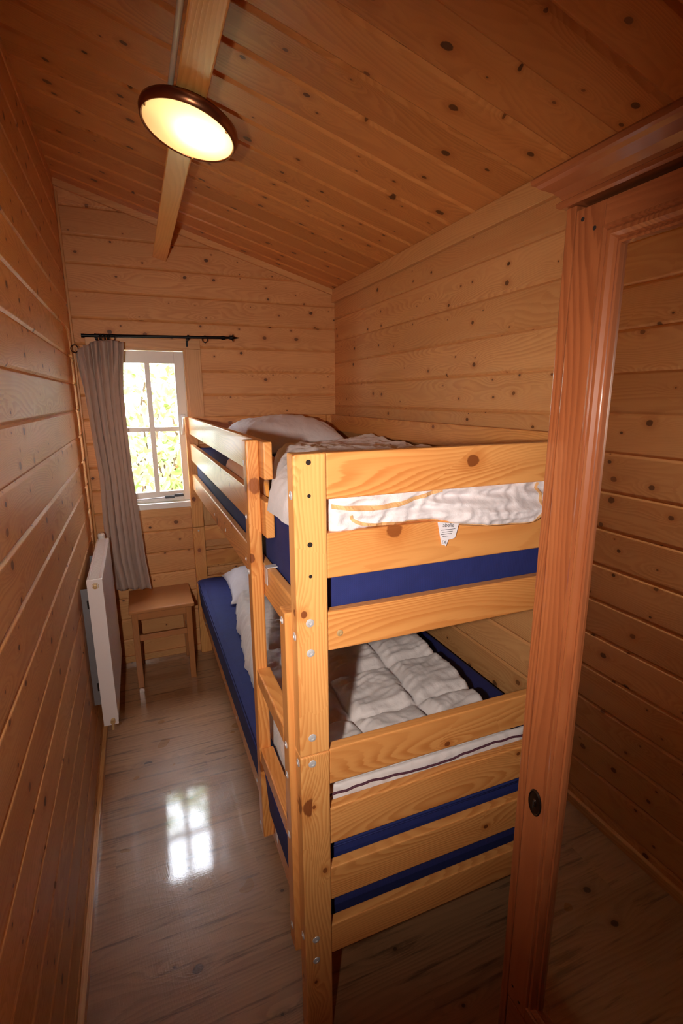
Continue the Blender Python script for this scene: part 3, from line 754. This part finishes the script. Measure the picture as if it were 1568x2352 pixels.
b = box_bm(rx0, rx0 + 0.008, ry0 + 0.004, ry1 - 0.004, rz1 - 0.006, rz1, 0.001); box_bm(rx1 - 0.012, rx1 - 0.003, ry0 + 0.004, ry1 - 0.004, rz1 - 0.006, rz1, 0.001, 2, b)
for i in range(60):
    yy = ry0 + 0.010 + i * 0.0101; box_bm(rx0 + 0.008, rx1 - 0.012, yy, yy + 0.004, rz1 - 0.006, rz1 - 0.002, 0, 2, b)
finish('top_grille', b, M['radiator'], ra)
finish('inner_fins', box_bm(rx0 + 0.014, rx1 - 0.016, ry0 + 0.01, ry1 - 0.01, rz0 + 0.05, rz1 - 0.03), M['rad_dark'], ra)
cxr = (rx0 + rx1) / 2
b = lathe_bm((cxr, ry0 + 0.001, rz1 - 0.028), (0, -1, 0), [(0.0125, 0), (0.0125, 0.002), (0.0105, 0.002), (0.0105, 0.0005), (0.008, 0.0005), (0.008, 0.008), (0.004, 0.010), (0.0, 0.010)], 24)
finish('bleed_valve', b, M['brass'], ra, smooth=False)
b = lathe_bm((cxr, ry0 + 0.001, rz1 - 0.046), (0, -1, 0), [(0.010, -0.001), (0.010, 0.0006), (0, 0.0006)], 24); finish('valve_slot', b, M['rad_dark'], ra)
b = cyl_bm((cxr + 0.006, ry0 + 0.01, rz0 + 0.022), (cxr + 0.006, ry0 - 0.012, rz0 + 0.018), 0.009); cyl_bm((cxr + 0.006, ry0 - 0.008, rz0 + 0.022), (cxr + 0.004, ry0 - 0.012, rz0 - 0.014), 0.006, 0.0045, bm=b)
finish('drain_valve', b, M['brass'], ra)
b = lathe_bm((0.052, 2.66, 0.800), (0, 0, 1), [(0, 0), (0.012, 0), (0.012, 0.012), (0.016, 0.016), (0.0165, 0.036), (0.013, 0.044), (0, 0.044)], 16)
finish('thermostat_knob', b, M['white_paint'], ra)
finish('supply_pipe', tube_bm([(0.052, 2.64, 0.79), (0.052, 2.66, 0.80), (0.052, 2.66, 0.76), (0.03, 2.665, 0.5), (0.03, 2.665, 0.0)], 0.0075), M['radiator'], ra, smooth=True)
b = box_bm(0.0005, 0.0330, 2.085, 2.0875, 0.26, 0.765, 0.0)
wb = finish('wall_bracket', b, M['rad_dark'], ra)
for z in (0.70, 0.34): sub('bracket_slot', box_bm(0.018, 0.028, 2.0842, 2.0848, z - 0.018, z + 0.018, 0.0), M['dark'], wb)
finish('wall_bracket', box_bm(0.0005, 0.0330, 2.55, 2.5525, 0.26, 0.765), M['rad_dark'], ra)

# ------------------------------------------------------------ CURTAIN
rod = empty('curtain_rod', (0.40, 2.826, 1.795), 'black iron curtain rod with arrow finial above the window', 'curtain rod')
ROD0, ROD1 = Vector((0.054, 2.826, 1.787)), Vector((0.722, 2.826, 1.801))
def rod_z(x): return ROD0.z + (ROD1.z - ROD0.z) * (x - ROD0.x) / (ROD1.x - ROD0.x)
rt = finish('tube', cyl_bm(ROD0, ROD1, 0.0075), M['black'], rod, smooth=False)
finish('end_cap', cyl_bm(ROD0 - Vector((0.002, 0, 0)), ROD0 + Vector((0.012, 0, 0)), 0.0095), M['black'], rod)
fb = lathe_bm(ROD1, (1, 0, 0.02), [(0, -0.004), (0.0105, -0.004), (0.0105, 0.012), (0.007, 0.014), (0.006, 0.034), (0.0085, 0.040), (0.010, 0.052), (0.007, 0.062), (0.005, 0.070), (0.0, 0.097)], 20)
fn = finish('finial', fb, M['black'], rod)
e1 = ROD1 + Vector((0.045, 0, 0))
for s_ in (1, -1):
    sub('barb', tube_bm(smooth_pts([e1, e1 + Vector((0.008, 0, 0.008 * s_)), e1 + Vector((0.012, 0, 0.017 * s_))], 4), 0.0032, 8), M['black'], fn)
for bx in (0.548, 0.115):
    z_ = rod_z(bx); b = box_bm(bx - 0.005, bx + 0.005, W - 0.019, W - 0.0165, z_ - 0.040, z_ + 0.010); box_bm(bx - 0.005, bx + 0.005, 2.826, W - 0.017, z_ - 0.014, z_ - 0.009, 0, 2, b)
    lathe_bm((bx - 0.005, 2.826, z_), (1, 0, 0), [(0.008, 0), (0.011, 0), (0.011, 0.010), (0.008, 0.010)], 20, b, close=True)
    finish('bracket', b, M['black'], rod)
def ring_obj(c, tilt, label, group=None, R_=0.0165):
    c = Vector(c); pts = []
    ax = Vector((math.cos(tilt), math.sin(tilt), 0)); a = Vector((-math.sin(tilt), math.cos(tilt), 0)); z_ = Vector((0, 0, 1))
    for i in range(28):
        t = 2 * PI * i / 28; pts.append((a * math.cos(t) + z_ * math.sin(t)) * R_)
    bm = tube_bm(pts, 0.0022, 8, closed=True); me = bpy.data.meshes.new('curtain_ring')
    tube_bm([(0, 0, -R_), (0, 0, -R_ - 0.006)], 0.0016, 6, bm)
    bmesh.ops.recalc_face_normals(bm, faces=bm.faces); bm.to_mesh(me); bm.free(); me.materials.append(M['black'])
    for p in me.polygons: p.use_smooth = True
    o = bpy.data.objects.new('curtain_ring', me); o.location = c; link(o); tag(o, label, 'curtain ring', group); return o
for i, x in enumerate((0.128, 0.139, 0.147, 0.155, 0.163, 0.172, 0.186)):
    ring_obj((x, 2.826, rod_z(x) - 0.0085), random.uniform(-0.5, 0.5) + (0.9 if i in (0, 6) else 0), 'black curtain ring bunched on the rod above the curtain', 'black rings bunched above the curtain')
ring_obj((0.632, 2.826, rod_z(0.632) - 0.0085), 0.8, 'lone black curtain ring on the rod near its arrow finial', None)
ring_obj((0.020, 2.79, 1.722), 1.2, 'black ring holding the curtain corner at the left wall', None, 0.0175)

cu_ = empty('curtain', (0.14, 2.78, 1.75), 'taupe linen curtain with pinch pleats drawn to the left of the window', 'curtain')
ztop = [(0.0, 1.700), (0.12, 1.728), (0.30, 1.748), (0.45, 1.762), (0.75, 1.768), (1.0, 1.756)]
lt = [(0.48, 0.085), (0.66, 0.060), (0.87, 0.056), (1.10, 0.062), (1.31, 0.047), (1.52, 0.038), (1.60, 0.030), (1.70, 0.022), (1.77, 0.020)]
rt_ = [(0.48, 0.262), (0.66, 0.246), (0.87, 0.236), (1.10, 0.222), (1.31, 0.216), (1.52, 0.214), (1.62, 0.222), (1.70, 0.232), (1.77, 0.236)]
b = bmesh.new(); nu, nv = 150, 90; G = []
for j in range(nv + 1):
    t = j / nv; row = []
    for i in range(nu + 1):
        s = i / nu; zt_ = lerp_tab(ztop, s); z = zt_ + (0.492 - 0.012 * s - zt_) * t
        a, c = lerp_tab(lt, z), lerp_tab(rt_, z)
        pinch = math.exp(-((z - 1.66) / 0.05) ** 2)
        hd_ = min(1.0, max(0.0, (z - 1.60) / 0.10))
        ph = s * 2 * PI * 3.6 + 0.9 * math.sin(s * 7 + t * 1.5) + 0.5 * t
        amp = 0.020 * (1 - 0.45 * pinch) * (0.8 + 0.3 * t)
        x = a + (c - a) * s + 0.006 * math.sin(2 * ph) * (1 - pinch * 0.5)
        yy = 2.785 + amp * (1 - hd_) * math.sin(ph) * (0.75 + 0.25 * math.sin(s * 23)) + hd_ * 0.011 * math.sin(s * 2 * PI * 9) + 0.004 * math.sin(s * 2 * PI * 9 + t * 3) * (1 - hd_) + 0.003 * math.sin(ph * 3 + t * 6) + 0.004 * noise.noise(Vector((s * 9, t * 5, 2)))
        row.append(b.verts.new((x, yy, z)))
    G.append(row)
for j in range(nv):
    for i in range(nu): b.faces.new((G[j][i], G[j][i + 1], G[j + 1][i + 1], G[j + 1][i]))
G2 = [[b.verts.new(v.co + Vector((0, 0.0018, 0))) for v in row] for row in G]
for j in range(nv):
    for i in range(nu): b.faces.new((G2[j][i], G2[j + 1][i], G2[j + 1][i + 1], G2[j][i + 1]))
for i in range(nu):
    for j in (0, nv): b.faces.new((G[j][i], G[j][i + 1], G2[j][i + 1], G2[j][i]))
for j in range(nv):
    for i in (0, nu): b.faces.new((G[j][i], G[j + 1][i], G2[j + 1][i], G2[j][i]))
finish('cloth', b, M['curtain'], cu_, smooth=True)

# ------------------------------------------------------------ CEILING LAMP under the beam, tilted like the ceiling
lc = Vector((0.4432, 1.4766, 2.140)); ln = Vector((math.sin(math.radians(14.7)), math.sin(math.radians(3.6)), 1)).normalized()
la = empty('ceiling_lamp', lc, 'round bronze-rimmed ceiling lamp glowing under the beam', 'lamp')
b = lathe_bm(lc, ln, [(0.1105, 0.0), (0.1125, -0.003), (0.1160, -0.002), (0.1215, 0.014), (0.1200, 0.022), (0.085, 0.026), (0.080, 0.024), (0.112, 0.018), (0.1110, 0.004)], 72, close=True)
finish('lamp_rim', b, M['copper'], la, smooth=True)
b = lathe_bm(lc, ln, [(0.1095, 0.004), (0.106, 0.014), (0.095, 0.021), (0.06, 0.025), (0, 0.0265), (0, 0.0285), (0.07, 0.0275), (0.10, 0.023), (0.1105, 0.014)], 72)
finish('reflector', b, M['enamel'], la, smooth=True)
b = lathe_bm(lc, ln, [(0.1100, 0.0), (0.09, -0.004), (0.06, -0.0065), (0.03, -0.0078), (0, -0.008)], 72)
finish('glass_cover', b, M['frosted'], la, smooth=True)
for a in (0.6, 2.7, 4.8):
    q = lc + ln.orthogonal().normalized() * 0; a1 = ln.orthogonal().normalized(); a2 = ln.cross(a1)
    p = lc + (a1 * math.cos(a) + a2 * math.sin(a)) * 0.1105
    finish('glass_clip', lathe_bm(p, -ln, [(0, -0.004), (0.003, -0.004), (0.003, 0.004), (0, 0.005)], 10), M['brass'], la)
finish('lamp_mount', cyl_bm(lc + ln * 0.024, Vector((0.443, 1.4766, BZ + 0.001)), 0.02, 0.024), M['enamel'], la)
bl = light('lamp_bulb', 'POINT', lc + ln * 0.012 + Vector((0.022, -0.016, -0.004)), 0.85, (1.0, 0.80, 0.56), shadow_soft_size=0.012)
wm = bl.matrix_world.copy(); bl.parent = la; bl.location = Vector(bl.location) - lc
cd = finish('cable_conduit', cyl_bm((0.4025, 0.2, 2.209), (0.4025, 1.47, 2.209), 0.0065), M['conduit'])
tag(cd, 'cream cable conduit clipped along the left side of the ceiling beam', 'conduit')

# ------------------------------------------------------------ WARDROBE with mirror door
D = 0.822; WY1 = 0.5836; WY0 = -0.03; WZ = 1.735
wr = empty('wardrobe', ((D + R) / 2, 0.28, 0), 'red-brown stained pine wardrobe with mirrored door at the right', 'wardrobe')
board('side_panel', wr, (D, WY1 - 0.0165, 0.0), (R - 0.022, WY1, WZ), 'z', 'wardrobe', 0.0015)
board('side_panel', wr, (D, WY0, 0.0), (R - 0.022, WY0 + 0.0165, WZ), 'z', 'wardrobe', 0.0015)
board('back_panel', wr, (R - 0.022, WY0, 0.02), (R - 0.017, WY1, WZ), 'z', 'wardrobe', 0)
board('bottom_panel', wr, (D + 0.03, WY0 + 0.0165, 0.34), (R - 0.022, WY1 - 0.0165, 0.356), 'y', 'wardrobe', 0)
b = bmesh.new(); rings = []
for d, z in [(-0.004, 1.7355), (0.006, 1.7355), (0.010, 1.738), (0.010, 1.743), (0.005, 1.746), (0.007, 1.750), (0.014, 1.757), (0.026, 1.764), (0.030, 1.768), (0.034, 1.770), (0.035, 1.776), (0.031, 1.780), (-0.004, 1.781)]:
    rings.append([b.verts.new(c) for c in ((D - d, WY0 - d, z), (D - d, WY1 + d, z), (R - 0.017, WY1 + d, z), (R - 0.017, WY0 - d, z))])
for A, B in zip(rings, rings[1:]):
    for i in range(4): b.faces.new((A[i], A[(i + 1) % 4], B[(i + 1) % 4], B[i]))
b.faces.new(rings[0][::-1]); b.faces.new(rings[-1])
finish('cornice', b, M['wardrobe'], wr, wood_axis='y')
DY1, DY0, DZ0, DZ1 = WY1 - 0.0190, WY0 + 0.019, 0.372, 1.727
dr = board('door', wr, (D + 0.012, DY0 + 0.03, DZ0 + 0.03), (D + 0.020, DY1 - 0.03, DZ1 - 0.03), 'z', 'wardrobe', 0)
def dsub(name, lo, hi, axis, bev=0.0012): return sub(name, box_bm(lo[0], hi[0], lo[1], hi[1], lo[2], hi[2], bev), M['wardrobe'], dr, wood_axis=axis)
SW = 0.046
dsub('stile', (D - 0.001, DY1 - SW, DZ0), (D + 0.018, DY1, DZ1), 'z'); dsub('stile', (D - 0.001, DY0, DZ0), (D + 0.018, DY0 + SW, DZ1), 'z')
dsub('door_rail', (D - 0.001, DY0 + SW, DZ1 - 0.030), (D + 0.018, DY1 - SW, DZ1), 'y'); dsub('door_rail', (D - 0.001, DY0 + SW, DZ0), (D + 0.018, DY1 - SW, DZ0 + 0.032), 'y')
mp_ = [(0, 0.0), (0.0005, -0.0035), (0.004, -0.0045), (0.006, -0.001), (0.009, -0.0035), (0.014, -0.004), (0.018, 0.000), (0.020, 0.003), (0.0235, 0.001), (0.026, 0.002), (0.028, 0.010)]
b = bmesh.new(); rings = []
for ins, dx in mp_:
    rings.append([b.verts.new((D - 0.001 + dx, yv, zv)) for yv, zv in ((DY0 + SW + ins, DZ0 + 0.032 + ins), (DY1 - SW - ins, DZ0 + 0.032 + ins), (DY1 - SW - ins, DZ1 - 0.030 - ins), (DY0 + SW + ins, DZ1 - 0.030 - ins))])
for A, B in zip(rings, rings[1:]):
    for i in range(4): b.faces.new((A[i], A[(i + 1) % 4], B[(i + 1) % 4], B[i]))
sub('moulding', b, M['wardrobe'], dr, wood_axis='z')
IN = SW + 0.0275
sub('mirror_glass', box_bm(D + 0.007, D + 0.0115, DY0 + IN, DY1 - IN, DZ0 + 0.032 + 0.0275, DZ1 - 0.030 - 0.0275), M['mirror'], dr)
kp = lathe_bm((0, 0, 0), (-1, 0, 0), [(0, 0.0), (0.018, 0.0), (0.0185, 0.0012), (0.0165, 0.0030), (0.0145, 0.0018), (0.006, 0.0022), (0.0045, 0.004), (0.002, 0.004), (0, 0.0012)], 32)
bmesh.ops.scale(kp, verts=kp.verts, vec=(1, 0.78, 1.35)); bmesh.ops.translate(kp, verts=kp.verts, vec=(D - 0.001, 0.541, 0.824))
sub('keyhole_plate', kp, M['keyplate'], dr, smooth=False)
sub('keyhole', box_bm(D - 0.0056, D - 0.005, 0.5398, 0.5422, 0.815, 0.830), M['dark'], dr)
for yv, zv in ((0.5535, 1.714), (0.533, 1.698), (0.5535, 0.405), (0.535, 0.39)):
    sub('screw_plug', lathe_bm((D - 0.001, yv, zv), (-1, 0, 0), [(0.0028, -0.0002), (0.0028, 0.0003), (0, 0.0003)], 14), M['dark'], dr)
dw = board('drawer', wr, (D, DY0, 0.085), (D + 0.018, DY1, 0.366), 'y', 'wardrobe', 0.002)
sub('knob', lathe_bm((D, 0.275, 0.23), (-1, 0, 0), [(0, -0.001), (0.008, -0.001), (0.006, 0.010), (0.014, 0.018), (0.012, 0.026), (0, 0.028)], 20), M['wardrobe'], dw, wood_axis='y')
board('plinth', wr, (D + 0.006, WY0 + 0.0165, 0.0), (D + 0.022, WY1 - 0.0165, 0.082), 'y', 'wardrobe', 0.001)

# ------------------------------------------------------------ HEDGE outside
hd = empty('hedge', (0.4, 3.95, -0.12), 'sunlit leafy green hedge outside the window', 'hedge')
b = bmesh.new(); tl_ = b.faces.layers.float.new('tint')
for i in range(9000):
    x = random.uniform(-1.3, 2.3); z = random.uniform(-0.1, 1.92 + 0.08 * math.sin(x * 4)); yy = 3.72 + random.random() ** 1.5 * 0.42 + 0.06 * math.sin(x * 6) * math.sin(z * 5)
    s_ = random.uniform(0.022, 0.042); mtx = Matrix.Translation((x, yy, z)) @ Matrix.Rotation(random.uniform(-0.9, 0.9), 4, 'Z') @ Matrix.Rotation(random.uniform(-0.9, 0.7), 4, 'X') @ Matrix.Rotation(random.uniform(0, 6.28), 4, 'Y')
    co = [(0, 0, -1.2), (0.5, 0.0, -0.55), (0.62, 0.0, 0.1), (0.35, 0.0, 0.75), (0, 0, 1.25), (-0.35, 0, 0.75), (-0.62, 0, 0.1), (-0.5, 0, -0.55)]
    vs = [b.verts.new(mtx @ Vector((c[0] * s_, abs(c[0]) * s_ * -0.35, c[2] * s_))) for c in co]; m0 = b.verts.new(mtx @ Vector((0, 0.1 * s_, 0)))
    tv = random.random()
    for k in range(8):
        f = b.faces.new((vs[k], vs[(k + 1) % 8], m0)); f[tl_] = tv
fo = finish('foliage', b, M['leaf'], hd, recalc=False); fo['kind'] = 'stuff'
b = bmesh.new()
for i in range(70):
    x = random.uniform(-1.2, 2.2); yy = random.uniform(3.95, 4.15); pts = [Vector((x, yy, -0.12))]
    for k in range(6): pts.append(pts[-1] + Vector((random.uniform(-0.14, 0.14), random.uniform(-0.06, 0.03), random.uniform(0.2, 0.34))))
    tube_bm(pts, 0.009, 6, b)
br = finish('branches', b, M['bark'], hd); br['kind'] = 'stuff'
for o in bpy.data.objects:
    if '_org' in o: del o['_org']
